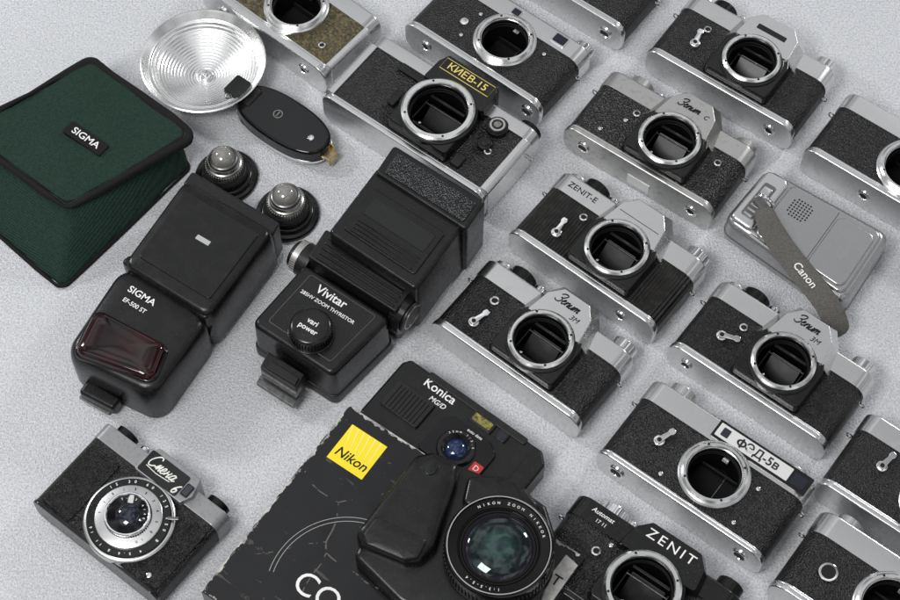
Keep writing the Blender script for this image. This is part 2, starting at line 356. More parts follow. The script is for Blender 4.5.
class Thing:
    def __init__(s,name,label,cat,px,py,deg,z=0,base=0,group=None):
        w=G(px,py,z); s.loc=Vector((w.x,w.y,base*MM)); s.a=R(deg); s.base=base
        o=bpy.data.objects.new(name,None); C.objects.link(o); o.location=s.loc; o.rotation_euler=(0,0,s.a); o.empty_display_size=.02
        o['label']=label; o['category']=cat
        if group: o['group']=group
        s.root=o
    def p(s,px,py,z):
        w=G(px,py,z)-s.loc; c=math.cos(-s.a); q=math.sin(-s.a)
        return ((w.x*c-w.y*q)/MM,(w.x*q+w.y*c)/MM)
    def poly(s,pts,z,r=0,n=5):
        P=[s.p(x,y,z) for x,y in pts]
        return fillet(P,r,n) if r else P
    def add(s,name,mb,m,parent=None,**k): return obj(name,mb,m,parent or s.root,**k)
# ------------------------------------------------------------------ film camera builder
GRP='film camera bodies laid out in rows on the table'
def film_camera(name,label,px,py,deg,kind='slr',xa=-77,xb=60,ya=-33,yb=37,T=33,rc=11,bp=6,tp=17,ro=24.5,ri=20.5,zr=45,
                metal=None,skin=None,blockmat=None,prism='wedge',lever=(-48,-10,80),sockets=((-46,10,3.2),),locks=(),tripod=None,
                knobs=(),windows=(),cat='film camera',screws=(),ends=0):
    metal=metal or M_satin; skin=skin or M_leather; blockmat=blockmat or M_black
    t=Thing(name,label,cat,px,py,deg,zr,group=GRP); t.T=T; t.zr=zr; t.yb=yb; t.ya=ya
    prof=fillet([(xa,0),(xb,0),(xb,T),(xa,T)],rc,6)
    prof2=fillet([(xa+.8,.5),(xb-.8,.5),(xb-.8,T-.8),(xa+.8,T-.8)],rc,6)
    bpm=MB().prism(prof,ya,ya+bp-1.2,1.1,3,'y'); bpm.prism(scaled(prof,.992,.985),ya+bp-1.6,ya+bp,.5,2,'y')
    t.add('bottom_plate',bpm,metal)
    body=t.add('body',MB().prism(prof2,ya+bp,yb-tp,0,1,'y'),skin)
    tr=[(1.0,1.0,yb-tp),(1.0,1.0,yb-2.2),(.994,.98,yb-1.2),(.984,.945,yb-.4),(.97,.90,yb)]
    topo=t.add('top_plate',MB().loft([[(x,h,z) for x,z in scaled(prof,f,g)] for f,g,h in tr]),metal)
    bore=ri-.8
    cutter=lambda: MB().lathe([(0,5.5),(bore+.4,5.5),(bore+.4,90),(0,90)],seg=40)
    cut(body,cutter())
    if yb-tp<bore+1: cut(topo,cutter())
    if yb-tp>ro+1.5: t.add('top_seam',MB().prism([(xa+rc*.8,T-.6),(xb-rc*.8,T-.6),(xb-rc*.8,T+.12),(xa+rc*.8,T+.12)],yb-tp-.35,yb-tp+.25,0,1,'y'),M_dark,wn=False)
    if ends:
        for sx_,xx in ((1,xa),(-1,xb)):
            q=fillet([(xx-.2*sx_,.2),(xx+ends*sx_,.2),(xx+ends*sx_,T-.1),(xx-.2*sx_,T-.1)],[rc,.5,.5,rc],6)
            t.add('end_cover',MB().prism(q,ya+bp-.3,yb-tp+.3,.3,1,'y'),metal)
    if kind=='slr':
        pl=fillet([(-30,ya+bp+.6),(30,ya+bp+.6),(30,10),(23,25),(-23,25),(-30,10)],4)
        b=t.add('mirror_box',MB().prism(pl,T-3,zr-4,1.2,2,'z',scaled(pl,.94)),blockmat)
        cut(b,cutter())
        t.add('mount_collar',MB().lathe([(bore+.4,zr-7),(ro+2.6,zr-7),(ro+2.2,zr-3.2),(ro,zr-2.6),(bore+.4,zr-2.6)],seg=56,closed=True),M_black)
    else:
        t.add('mount_collar',MB().lathe([(bore+.4,T-3),(ro+2.5,T-3),(ro+2.2,zr-3.4),(ro+1.2,zr-2.6),(bore+.4,zr-2.6)],seg=56,closed=True),metal)
    ring=MB().lathe([(ri,zr-5),(ri,zr-.8),(ri+.7,zr),(ro-1.6,zr),(ro,zr-1.2),(ro,zr-3),(ri+.5,zr-5)],seg=64,closed=True)
    ro_=t.add('lens_mount_ring',ring,M_ring)
    for k in range(4):
        a=R(45+90*k); rm=(ri+ro)/2-.2
        t.add('mount_screw',MB().cyl((rm*math.cos(a),rm*math.sin(a),zr-.1),1.0,.3,seg=12,bev=.1),M_dark,ro_,wn=False)
    ch=MB().lathe([(bore,zr-5),(bore,zr-6.5),(bore-.6,zr-6.9),(bore-.6,zr-8),(bore,zr-8.4),(bore,zr-9.5),(bore-.6,zr-9.9),(bore-.6,zr-11.4),(bore,zr-11.8),(bore,6),(0,6)],seg=48)
    cho=t.add('lens_chamber',ch,M_inner,wn=False)
    if kind=='slr':
        t.add('reflex_mirror',MB().box(0,-1,20,bore*1.3,bore*1.35,1,.2,rx=38),M_mirror,cho)
        fr=MB(); fr.box(0,13,zr-13,bore*1.45,2.2,2,.3); t.add('screen_frame',fr,M_plastic2,cho)
        t.add('screen_reflection_bar',MB().box(0,-13,zr-17,bore*1.4,2.2,2.5,.3),M_plastic2,cho)  # bar stands for the focusing screen's reflection in the mirror
        t.add('screen_reflection_bar',MB().box(0,7.5,zr-17,bore*1.6,.9,1.2,.2),M_bronze,cho)  # second bar modelled in place of that mirror reflection
        t.add('aperture_pin',MB().cyl((-7,-14.5,zr-12),1,3,seg=12,bev=.2),M_satin2,cho)
        for sg in (-1,1): t.add('side_rail',MB().box(sg*bore*.78,0,zr-18,1,bore*.95,3,.2),M_plastic2,cho)
    else:
        t.add('shutter_curtain',MB().box(0,0,9,32,23,1,.2),M_curtain,cho)
        for yy in (12.5,-12.5): t.add('film_gate_rail',MB().box(0,yy,12,33,1.6,6,.2),M_plastic2,cho)
        t.add('curtain_lath',MB().box(5,0,10,.8,23,1.2,.2),M_bronze,cho)
        t.add('rangefinder_cam',MB().box(0,bore-3.2,zr-10,5,4,2.2,.4),M_bronze,cho)
    if kind=='slr' and prism:
        if prism=='wide': pp=fillet([(-30,19),(30,19),(29,38),(25,47),(-25,47),(-29,38)],2)
        elif prism=='tall': pp=fillet([(-34,18),(34,18),(31,36),(22,47),(-22,47),(-31,36)],2.5)
        elif prism=='broad': pp=fillet([(-34,15),(34,15),(31,36),(20,50),(-20,50),(-31,36)],2)
        else: pp=fillet([(-33,15),(33,15),(28,36),(16,52),(-16,52),(-28,36)],1.5)
        pm=blockmat if prism in('wide','tall') else metal
        cy0=33; fx,fy,dz=(.95,.97,8) if prism=='wide' else ((.90,.80,10) if prism=='tall' else (.70,.62,12.5))
        def face(t_): return [(x*(1+(fx-1)*t_),cy0+(y-cy0)*(1+(fy-1)*t_) if y>cy0 else y) for x,y in pp]
        zt=zr-2.5; z1=max(zt-dz,T-3 if prism not in('wide','tall') else 0)
        R_=[(face(0),6.5),(face(0),z1),(face(.06),z1+.7),(face(.94),zt-.6),(face(.985),zt-.15),(face(1.03),zt)]
        po=t.add('prism_housing',MB().loft([[(x,y,z) for x,y in f] for f,z in R_]),pm,sharp=24)
        cut(po,MB().lathe([(0,0),(ro+.8,0),(ro+.8,90),(0,90)],seg=56),sharp=24)
        t.prism=po
    for (x,y,rr) in sockets:
        b=t.add('sync_socket',MB().lathe([(rr*.5,T-1),(rr*.5,T+.8),(rr*.65,T+1.6),(rr,T+1.4),(rr,T-1)],(x,y,0),24,closed=True),M_chrome)
        t.add('socket_core',MB().cyl((x,y,T-1),rr*.5,2,seg=14,bev=.1),M_dark,b)
    if lever:
        x,y,rot=lever
        m=MB().cyl((x,y,T-1),4.2,3.6,bev=.6); M=Matrix.Translation((x,y,0))@Matrix.Rotation(R(rot),4,'Z')
        m.prism(fillet([(-3,-2.6),(9,-1.8),(11,-2.8),(14,-2),(14,2),(11,2.8),(9,1.8),(-3,2.6)],1.2,3),T+1.6,T+4,.6,2,M=M)
        lo=t.add('self_timer_lever',m,M_chrome)
        t.add('lever_screw',MB().cyl((x,y,T+3.7),1.7,.7,seg=14,bev=.15),M_dark,lo)
    for (x,y) in screws: t.add('front_screw',MB().cyl((x,y,T-1),1.7,1.6,seg=16,bev=.3),M_chrome)
    for (x,rr) in locks:
        m=MB().lathe([(0,0),(rr,0),(rr,-1),(rr-.6,-1.5),(rr-1.6,-1.5),(rr-1.9,-.9),(0,-.9)],(x,ya,T*.52),28,'y')
        lo=t.add('back_lock',m,M_chrome)
        t.add('lock_key',MB().box(x,ya-1.5,T*.52,rr*1.3,1.3,1.6,.3,0),M_dark,lo)
    if tripod is not None:
        m=MB().lathe([(3.2,0),(5.6,0),(5.6,-.9),(5,-1.3),(3.6,-1.3),(3.2,-.6)],(tripod,ya,T*.5),28,'y',closed=True)
        lo=t.add('tripod_socket',m,M_chrome); t.add('socket_hole',MB().cyl((tripod,ya-.45,T*.5),3.2,.5,'y',.05,20),M_dark,lo)
    for nm,x,z,rr,h,mm,kn in knobs:
        m=MB()
        if kn: m.cyl((x,yb-.5,z),rr*.9,1.5,'y',.2); m.gear((x,yb+.8,z),rr,h-1.6,40,.45,'y'); m.cyl((x,yb+h-1,z),rr*.86,1.2,'y',.5)
        else: m.cyl((x,yb-.5,z),rr,h,'y',.8)
        t.add(nm,m,mm)
    for nm,x,y,w,h,mm in windows:
        m=MB().prism(rrect(x,y,w+2.4,h+2.4,1.4),T-1,T+1.1,.4); fo=t.add(nm,m,M_chrome)
        t.add('glass',MB().prism(rrect(x,y,w,h,.9),T+.6,T+1.35,.1,1),mm,fo)
    for x in (xa,xb):
        sgn=-1 if x==xa else 1
        pts=[(x+sgn*(1.8+2.2*math.cos(2*PI*k/14)),yb-tp-3,T*.55+2.6*math.sin(2*PI*k/14)) for k in range(14)]
        t.add('strap_lug',MB().tube(pts,.6,True,6),M_chrome)
    return t
ZK=(('speed_dial',-49,18,11,10,M_black,True),('dial_cap',-49,18,7,11.5,M_chrome,False),('shutter_button',-32,19,5,8,M_chrome,False),('film_counter',-65,17,8.5,6.5,M_satin,False),('rewind_knob',46,18,10,10,M_chrome,True))
# ------------------------------------------------------------------ table cloth
bm=MB(); bmesh.ops.create_grid(bm.bm,x_segments=2,y_segments=2,size=1600)
g=obj('table_cloth',bm,cloth_mat(),None,wn=False); g['kind']='structure'
# ------------------------------------------------------------------ the camera bodies
t=film_camera('slr_camera','big black and chrome SLR body with gold lettering above its wide empty mount',438,108,-37,xa=-88,xb=72,ya=-37,yb=38,T=36,zr=50,ro=29,ri=23.5,rc=10,bp=6,tp=13,ends=8,
   prism='wide',lever=None,sockets=((50,-2,3),),skin=M_leather,metal=M_satin,knobs=(('shutter_button',-62,18,6,6,M_chrome,False),('rewind_knob',58,18,10,8,M_black,True)))
t.add('lettering',MB().text('КИЕВ-15',0,38.3,47.75,8.8,bold=.06,sx=1.08),M_gold,t.prism,wn=False)
fr=MB(); fr.tube([(-23.5,33,47.5),(23.5,33,47.5),(23.5,43.9,47.5),(-23.5,43.9,47.5)],.3,True,5)
t.add('name_border',fr,M_gold,t.prism,wn=False)
d=t.add('selector_dial',MB().cyl((43,20,34),9,6,bev=1).gear((43,20,37.5),8,3.6,40,.5).cyl((43,20,40.8),7,1,bev=.4),M_black)
t.add('dial_ring',MB().lathe([(4.6,41.6),(6.2,41.6),(6.2,42.2),(4.6,42.2)],(43,20,0),32,closed=True),M_satin2,d)
t.add('dial_cap',MB().cyl((43,20,41.6),3,1.1,bev=.4),M_gunmetal,d)
t.add('front_button',MB().cyl((44,2,34),6,5,bev=1.2).cyl((44,2,38.5),3.4,1.4,bev=.5),M_black)
t.add('front_step',MB().prism(rrect(-41,21,26,8,2),33,38,1.2),M_black)
t.add('mount_lever',MB().prism(rrect(-37,-6,7,16,2),33,40,1.4),M_black)
t.add('front_step',MB().prism(rrect(36,-22,10,12,2),33,38.5,1.4),M_black)
t=film_camera('rangefinder_camera','worn camera with olive gold covering, beside the chrome flash dish',296,3,-40,kind='rf',skin=M_olive,metal=M_satin,zr=40,T=32,tp=15,ends=6,bp=8,lever=None,sockets=((40,-14,3),),tripod=36,locks=((-52,6),))
t=film_camera('rangefinder_camera','silver rangefinder body with two viewing windows, behind the gold lettered SLR',505,37,-38,kind='rf',zr=40,T=33,tp=17,lever=None,sockets=(),ro=23.5,ri=19.5,locks=((48,6.2),),tripod=-55,
   windows=(('rangefinder_window',-10,29,7,6,M_glass),('viewfinder_window',34,29,11,8,M_glass)),screws=((-32,10),(32,10),(-32,-16)),knobs=(('advance_knob',-58,16,10,9,M_chrome,True),('rewind_knob',48,16,9,9,M_chrome,True)))
t.add('blanking_screw',MB().cyl((-38,-4,32),3.6,2,bev=.5),M_chrome)
t=film_camera('rangefinder_camera','black covered camera mostly cut off by the top edge, right of the windowed rangefinder',586,-36,-37,kind='rf',zr=39,T=33,lever=(-48,-6,80),locks=((-56,6),(44,6)),sockets=())
t=film_camera('slr_camera','SLR body in the top right corner with a broad plain silver housing',752,57,-35.5,metal=M_satin,lever=(-47,-8,100),tripod=40,knobs=ZK,ro=23.5,ri=19.8,prism='broad')
t.add('name_panel',MB().prism(rrect(0,31,26,5,.8),42,42.75,.15,1),M_black,t.prism)
t=film_camera('slr_camera','battered SLR body with flaking black covering and script lettered dull wedge',670,137,-35.5,skin=M_worn,metal=M_satin2,lever=None,sockets=((-36,10,3),(40,8,3)),tripod=42,locks=((-58,5.5),),ya=-31,screws=((-40,0),(-52,-18)),
   knobs=(('advance_knob',-52,16,11,10,M_satin2,True),('shutter_button',-34,18,4.5,8,M_chrome,False),('rewind_knob',46,16,10,9,M_satin2,True)))
t.add('lettering',MB().script(-3.5,35.2,42.7,7.0,.46).text('C',12.5,32.6,42.65,5.6,0,.3),M_dark,t.prism,wn=False)
st=MB().prism([(-16,6),(4,6),(4,17),(-16,17)],-31.5,-31.05,0,1,'y'); t.add('paper_sticker',st,M_plate)
t=film_camera('slr_camera','SLR body with ribbed covering and latin lettering on its silver top, in the middle row',617,246,-38.5,skin=M_ribbed,lever=(-46,-14,95),sockets=((-38,10,3.2),),tripod=30,knobs=ZK,tp=18)
t.add('lettering',MB().text('ZENIT-E',-52,28,33.2,7,sx=1.05),M_dark,wn=False)
t.add('prism_seam',MB().prism([(-18,28.6),(18,28.6),(17.8,29.1),(-17.8,29.1)],42,42.6),M_dark,t.prism,wn=False)
t=film_camera('slr_camera','SLR body with black script on its silver wedge, directly above the yellow logo box',541,338,-38.5,skin=M_leather,lever=(-50,-16,75),sockets=((-49,8,3.6),),knobs=ZK,blockmat=M_black)
t.add('lettering',MB().script(-2.5,37.2,42.7,7.6,.46).text('3M',9,28.4,42.65,6,0,.25),M_dark,t.prism,wn=False)
t=film_camera('slr_camera','SLR body with black script on its wedge, below the grey compact with strap',784,360,-37.5,skin=M_leather2,metal=M_satin,lever=(-49,-6,20),sockets=((-40,10,3.2),),knobs=ZK,ro=23.8,ri=20,locks=((-60,5),))
t.add('lettering',MB().script(-2.5,37.2,42.7,7.6,.46).text('3M',9,28.4,42.65,6,0,.25),M_dark,t.prism,wn=False)
t=film_camera('rangefinder_camera','silver rangefinder body with a framed nameplate and two round bottom locks',715,472,-37,kind='rf',T=34,zr=40,tp=18.5,bp=5,yb=40,lever=(-46,-2,70),sockets=(),locks=((-60,6.5),(46,6.5)),ro=24,ri=20,xb=63,xa=-78,screws=((-31,-22),(31,-22),(31,10)),
   knobs=(('rewind_knob',-56,17,11,10,M_satin,True),('advance_lever',44,17,10,6,M_satin,False)))
npx=t.add('nameplate',MB().prism(rrect(20,32,79,15.4,.8),33,35.2,.3),M_black)
t.add('plate_face',MB().prism(rrect(13,32,61,11.2,.5),35,35.6,.1,1),M_plate,npx)
t.add('viewfinder_window',MB().prism(rrect(51,32,11,9,.8),35,35.5,.1,1),M_glass,npx)
t.add('rangefinder_window',MB().prism(rrect(-11,32,6,7,.8),35.4,35.9,.1,1),M_glass,npx)
m=MB().text('ЭД-5в',20,31.8,35.8,9.6,bold=.12,sx=1.0)
m.lathe([(2.1,0),(3.45,0),(3.45,.25),(2.1,.25)],(0,0,0),36,closed=True,M=Matrix.Translation((2.6,31.9,35.7))@Matrix.Diagonal((1.1,.82,1,1))); m.box(2.6,31.9,35.86,1.4,7.8,.24)
t.add('lettering',m,M_dark,npx,wn=False)
t=film_camera('slr_camera','all black SLR body with large white lettering, at the bottom edge',643,586,-36,metal=M_black,skin=M_leather,prism='tall',ro=27,ri=22,lever=None,sockets=((-42,6,3.4),),tp=17,yb=38,screws=((-36,16),),
   knobs=(('speed_dial',-50,17,10,9,M_chrome,True),('shutter_button',-34,18,5,7,M_chrome,False),('rewind_knob',46,17,10,10,M_black,True)))
t.add('lettering',MB().text('ZENIT',0,36,42.75,10.5,bold=0,sx=1.12,track=1.28),M_white,t.prism,wn=False)
t.add('small_lettering',MB().text('Automat',-53,31.5,33.2,5,0,.2,.04).text('17 11',-51,25.5,33.2,4),M_white,wn=False)
t=film_camera('rangefinder_camera','black covered camera cut off by the right edge, above the grey compact',912,166,-36.5,kind='rf',zr=40,T=35,sockets=(),lever=None,tripod=-20,ya=-31)
t=film_camera('rangefinder_camera','silver camera at right edge, between the framed nameplate body and wedge body',938,502,-37,kind='rf',zr=40,T=33,sockets=(),lever=(-46,2,80))
t=film_camera('rangefinder_camera','silver camera with a round front badge in the bottom right corner',892,606,-37,kind='rf',zr=40,T=36,rc=15,tp=19,sockets=(),lever=None,knobs=(('advance_knob',-56,17,10,9,M_satin,True),))
b=t.add('round_badge',MB().cyl((-48,-4,35),7,2,bev=.6),M_chrome); t.add('badge_face',MB().cyl((-48,-4,36.8),5.2,.6,bev=.1),M_dark,b)
# ------------------------------------------------------------------ small viewfinder camera bottom left
t=Thing('viewfinder_camera','black camera with grey top and silver ringed lens, bottom left corner','film camera',127,513,-38,44,group=GRP)
xa,xb,ya,yb,T=-67,52,-31,47,28
prof=fillet([(xa,0),(xb,0),(xb,T),(xa,T)],7,6); profi=fillet([(xa+.6,.4),(xb-.6,.4),(xb-.6,T-.6),(xa+.6,T-.6)],7,6)
t.add('bottom_plate',MB().prism(prof,ya,ya+3,.7,2,'y'),M_black)
t.add('body',MB().prism(profi,ya+3,yb-14,0,1,'y'),M_leather)
t.add('top_plate',MB().prism(prof,yb-14,yb,.9,2,'y'),M_greytop)
hp=fillet([(-24,31),(20,31),(24,40),(20,54),(-20,54),(-24,42)],2)
h=t.add('finder_housing',MB().prism(hp,4,T+5,1.2,2),M_greytop)
t.add('name_panel',MB().prism(rrect(-4,41,36,18,1.5),T+4.5,T+5.8,.3),M_gloss,h)
sc=MB().script(-6,44,T+6.1,9.5,.55,0,SCRIPT_S,1.35); sc.script(10,37,T+6.1,7.5,.6,0,SCRIPT_6,.2); sc.tube([(-18,38,T+6),(-8,37,T+6),(4,38,T+6)],.35,False,5)
t.add('script_lettering',sc,M_cream,h,wn=False)
w=t.add('viewfinder_window',MB().prism(rrect(18.2,41,6.4,10,1),T+4.5,T+6,.3),M_black,h); t.add('glass',MB().prism(rrect(18.2,41,4.6,8,.8),T+5.8,T+6.3,.1,1),M_glass,w)
t.add('side_panel',MB().prism(rrect(-48,0,28,54,3),T-1.5,T+1.2,.8),M_leather2)
t.add('side_panel',MB().prism(rrect(42,0,14,54,3),T-1.5,T+1.2,.8),M_leather2)
for nm,x,rr,hh,mm in (('wind_knob',36,9,6,M_black),('rewind_knob',-52,9,6,M_black),('shutter_button',-34,4,5,M_chrome)):
    m=MB(); m.gear((x,yb,14),rr,hh,36,.4,'y') if rr>5 else m.cyl((x,yb,14),rr,hh,'y',.6); m.cyl((x,yb+hh-.5,14),rr*.8,1,'y',.3); t.add(nm,m,mm)
L0=t.add('lens_base',MB().lathe([(0,T-2),(32.6,T-2),(32.6,T+4.5),(31.8,T+5.3),(30.4,T+5.6),(0,T+5.6)],seg=72),M_satin)
t.add('outer_ring',MB().lathe([(20,T+4),(30.2,T+4),(30.2,T+6.4),(29.4,T+7.2),(20,T+7.8)],seg=72,closed=True),M_black,L0)
t.add('ring_numbers',MB().ringtext('15 30 60 125 250 B',0,0,27.2,160,9.5,T+7.35,3,.03).ringtext('4 5.6 8 11 16',0,0,27.2,330,8,T+7.35,2.8,.03),M_white,L0,wn=False)
t.add('scale_ring',MB().lathe([(16.5,T+6),(24,T+6),(24,T+9),(23.3,T+9.6),(16.5,T+10.4)],seg=72,closed=True),M_satin,L0)
t.add('scale_numbers',MB().ringtext('1 1.3 1.5 2 3 4 5 8 10',0,0,20.6,210,11.5,T+10.05,2.8,.03),M_dark,L0,wn=False)
t.add('focus_ring',MB().gear((0,0,T+9),17,3.2,60,.6),M_black,L0)
t.add('front_ring',MB().lathe([(14.4,T+11.8),(16.6,T+11.8),(16.6,T+14.4),(16,T+15),(15.2,T+15),(14.4,T+14)],seg=60,closed=True),M_chrome,L0)
t.add('lens_cone',MB().lathe([(14.6,T+14.2),(12.4,T+13.6),(9.2,T+12.6),(8.2,T+12.3),(0,T+12.3)],seg=60),M_gloss,L0)
t.add('ring_lettering',MB().ringtext('T-43 4/40',0,0,12.1,150,16,T+13.8,2.2,.02),M_white,L0,wn=False)
t.add('glass',MB().lathe([(8.2,T+12.3),(6.6,T+13.2),(4,T+13.8),(0,T+14)],seg=36),M_glass,L0)
t.add('shutter_lever',MB().box(25.5,18.5,T+8.2,8,2.6,1.8,.6,rz=35),M_bronze,L0)
t.add('front_screw',MB().cyl((38,-22,T+.5),2,1.4,bev=.3),M_chrome)
# ------------------------------------------------------------------ flat black compact behind the box
t=Thing('compact_camera','black plastic compact with white lettering, partly behind the yellow logo box','compact camera',456,447,-37.8,30)
xa,xb,ya,yb,T=-75,58,-20,38,24
pl=fillet([(xa,ya),(xb,ya),(xb,yb-8),(xb-8,yb),(xa+4,yb),(xa,yb-6)],4)
t.add('body',MB().prism(pl,0,T,2.2,3),M_plastic)
t.add('top_ridge',MB().prism(rrect(-8,yb-2,90,6,2),4,T+1.5,1),M_plastic2)
m=MB().prism(rrect(-50,7,34,24,2),T-1,T+3,.8); fl=t.add('flash_panel',m,M_black)
m=MB()
for k in range(9): m.box(-63+k*3.2,6,T+3.4,1.5,20,1.2,.3)
t.add('grip_ribs',m,M_plastic2,fl)
t.add('lettering',MB().text('Konica',-38,30,T+.15,10,bold=.1),M_white,wn=False)
t.add('small_lettering',MB().text('MG/D',-34,21.5,T+.15,5.6,0,.2,.05),M_white,wn=False)
lp=t.add('lens_panel',MB().prism(fillet([(-24,-16),(26,-16),(26,14),(16,20),(-18,20),(-24,12)],4),T-1,T+3,1),M_gloss)
t.add('panel_lettering',MB().text('auto date',4,17.2,T+3.15,3.4),M_white,lp,wn=False)
t.add('lens_ring',MB().lathe([(7.5,T+1),(14.5,T+1),(14.5,T+5),(13.5,T+6),(11,T+6),(8,T+3.4)],seg=48,closed=True),M_black,lp)
t.add('ring_lettering',MB().ringtext('35mm 1:3.5',0,0,12.2,150,13,T+6.1,2.3),M_white,lp,wn=False)
t.add('glass',MB().lathe([(8,T+3),(6,T+4.6),(3,T+5.4),(0,T+5.7)],seg=36),M_glassblue,lp)
w=t.add('viewfinder_window',MB().prism(rrect(2,29,20,9,1.5),T-1,T+2.4,.6),M_black); t.add('glass',MB().prism(rrect(2,29,16,6.4,1),T+2,T+2.7,.1,1),M_amber,w)
w=t.add('focus_window',MB().prism(rrect(20,29,9,8,1.5),T-1,T+2.4,.6),M_black); t.add('glass',MB().prism(rrect(20,29,6.4,5.6,1),T+2,T+2.7,.1,1),M_glass,w)
t.add('red_badge',MB().prism(rrect(21,-4,8.5,9,1),T+2.6,T+3.5,.2),M_red)
t.add('badge_lettering',MB().text('D',21,-4,T+3.6,6,bold=.05).text('Auto Load',41,-2,T+.2,3.2).text('Auto Flash',41,-7,T+.2,3.2),M_white,wn=False)
t.add('shutter_button',MB().cyl((-52,yb-1,13),5,4,'y',.8),M_black)
t.add('seam',MB().prism(rrect(43,10,.6,40,.2),T-.5,T+.25,0),M_dark)
# ------------------------------------------------------------------ black product box with yellow logo
BH=40
t=Thing('product_box','scuffed black cardboard box with a yellow logo square, under a black zoom camera','box',400,520,-35,BH)
pts=[(345,402),(590,549),(452,748),(196,606)]
pl=t.poly(pts,BH)
x0=(pl[0][0]+pl[3][0])/2; x1=(pl[1][0]+pl[2][0])/2; y1=(pl[0][1]+pl[1][1])/2-3.5; y0=(pl[2][1]+pl[3][1])/2
t.add('carton',MB().prism([(x0,y0),(x1,y0),(x1,y1),(x0,y1)],0,BH,.8,2),box_mat())
def frayed(a,b,inward,n=60,seed=3):
    rnd=random.Random(seed); A=Vector(a); B=Vector(b); I=Vector(inward); outer=[]; inner=[]
    for k in range(n+1):
        p=A+(B-A)*k/n; w=max(.2,.8+rnd.uniform(-.6,.7)+1.4*math.sin(k*.37+seed)**5)
        outer.append(p+I*.35); inner.append(p+I*(.35+w))
    q=[(p.x,p.y) for p in outer]+[(p.x,p.y) for p in reversed(inner)]
    return MB().prism(q,BH-.05,BH+.12)
t.add('frayed_edge',frayed((x0,y0),(x0,y1),(1,0),110,3),M_torn,wn=False)
t.add('frayed_edge',frayed((x0+2,y1),(x1-4,y1),(0,-1),110,5),M_torn,wn=False)
lx,ly=t.p(357,452,BH)
lg=t.add('logo_square',MB().prism(rrect(lx,ly,31,31,.2,2),BH+.1,BH+.2),M_yellow,wn=False)
rays=MB()
for k in range(6): rays.prism([(lx-15+k*5,ly+15),(lx-13.9+k*5,ly+15),(lx-9+k*4.2,ly-2),(lx-9.4+k*4.2,ly-2)],BH+.2,BH+.26)
t.add('logo_rays',rays,mat('pale_yellow_print',(.9,.78,.25),.35),lg,wn=False)
t.add('logo_lettering',MB().text('Nikon',lx,ly-7,BH+.3,10.5,0,.2,.12,ext=.05),M_dark,lg,wn=False)
cx,cy=t.p(309,584,BH)
t.add('large_lettering',MB().text('COOLPIX',cx+42,cy-2,BH+.12,24,0,0,-.05,ext=.04),M_white,wn=False)
ax,ay=t.p(345,592,BH); arc=MB()
for rr in (52,55): arc.tube([(ax+rr*math.cos(R(a)),ay+rr*math.sin(R(a)),BH+.05) for a in range(95,200,4)],.25,False,5)
t.add('printed_arc',arc,M_grey,wn=False)
t.add('pale_edge',MB().prism([(x1-13,y1-44),(x1-1,y1-46),(x1-1,y1-8),(x1-12,y1-6)],BH+.1,BH+.2),M_paper,wn=False)
t.add('panel_lettering',MB().text('T',x1-7,y1-26,BH+.3,11,bold=.1,ext=.05),M_dark,wn=False)
# ------------------------------------------------------------------ black zoom camera lying on the box
ZL=38
t=Thing('bridge_camera','black camera with square grip and zoom lens, lying on the scuffed box','digital camera',499,545,-35,BH+ZL,BH)
def pz(pts,z,r=5): return fillet(t.poly(pts,BH+z),r,6)
bo=pz([(410,468),(434,458),(486,478),(520,490),(546,508),(556,540),(548,580),(528,640),(470,650),(398,602),(354,558),(374,520)],12,5)
t.add('body',MB().dome(bo,((.985,.2),(1,1.5),(1,13.5),(.992,15.2),(.978,16.2),(.95,16.7),(.5,16.9),(.05,16.9))),M_plastic,sharp=45,wn=False)
gp=pz([(404,472),(416,456),(434,452),(460,464),(457,484),(436,550),(420,564),(404,564),(360,546),(356,534)],24,5)
gr=t.add('hand_grip',MB().dome(gp,((.98,2),(1,5),(1,20),(.994,23),(.975,25.6),(.945,27.4),(.90,28.6),(.80,29.4),(.5,30),(.15,30.2),(.03,30.2))),M_plastic,sharp=55,wn=False)
gx=pz([(376,516),(428,540),(418,558),(404,560),(366,544),(363,534)],30,2.5)
t.add('rubber_pad',MB().dome(gx,((1,24),(1,29.4),(.97,30.2),(.9,30.6),(.4,30.9),(.04,30.9))),M_plastic2,gr,sharp=50,wn=False)
x,y=t.p(430,469,BH+30); bs=t.add('shutter_button',MB().cyl((x,y,25),6.8,5,bev=1).cyl((x,y,29.6),4.8,1.6,bev=.7),M_black)
hm=pz([(468,476),(500,476),(526,488),(540,506),(526,526),(490,518),(462,502)],22,4)
hu=t.add('flash_hump',MB().dome(hm,((1,6),(1,19),(.985,21),(.95,22.3),(.88,23),(.3,23.3),(.04,23.3))),M_plastic,sharp=45,wn=False)
t.add('hump_seam',MB().tube([(x,y,18) for x,y in scaled(hm,1.002)],.4,True,6),M_dark,hu,wn=False)
dz=-6
L0=t.add('lens_barrel',MB().lathe([(0,10),(39,10),(39,20+dz),(38,21.5+dz),(37.6,26+dz),(36.6,27+dz),(36.2,31+dz),(0,31+dz)],seg=88),M_black)
t.add('zoom_ring',MB().gear((0,0,26.6+dz),38.2,9,80,1.1),M_plastic2,L0)
t.add('front_barrel',MB().lathe([(31,32+dz),(36.4,32+dz),(37.4,33.4+dz),(37.4,41.5+dz),(36.6,43.4+dz),(35.8,44.2+dz),(34.8,44.2+dz),(34.2,43+dz)],seg=88,closed=True),M_gloss,L0)
t.add('rim_line',MB().lathe([(34.9,44.1+dz),(35.6,44.1+dz),(35.6,44.45+dz),(34.9,44.45+dz)],seg=88,closed=True),M_satin2,L0)
t.add('lens_cone',MB().lathe([(34.5,43+dz),(33.4,42.6+dz),(28.6,40.6+dz),(28.2,39.6+dz),(0,36+dz)],seg=72),M_inner,L0)
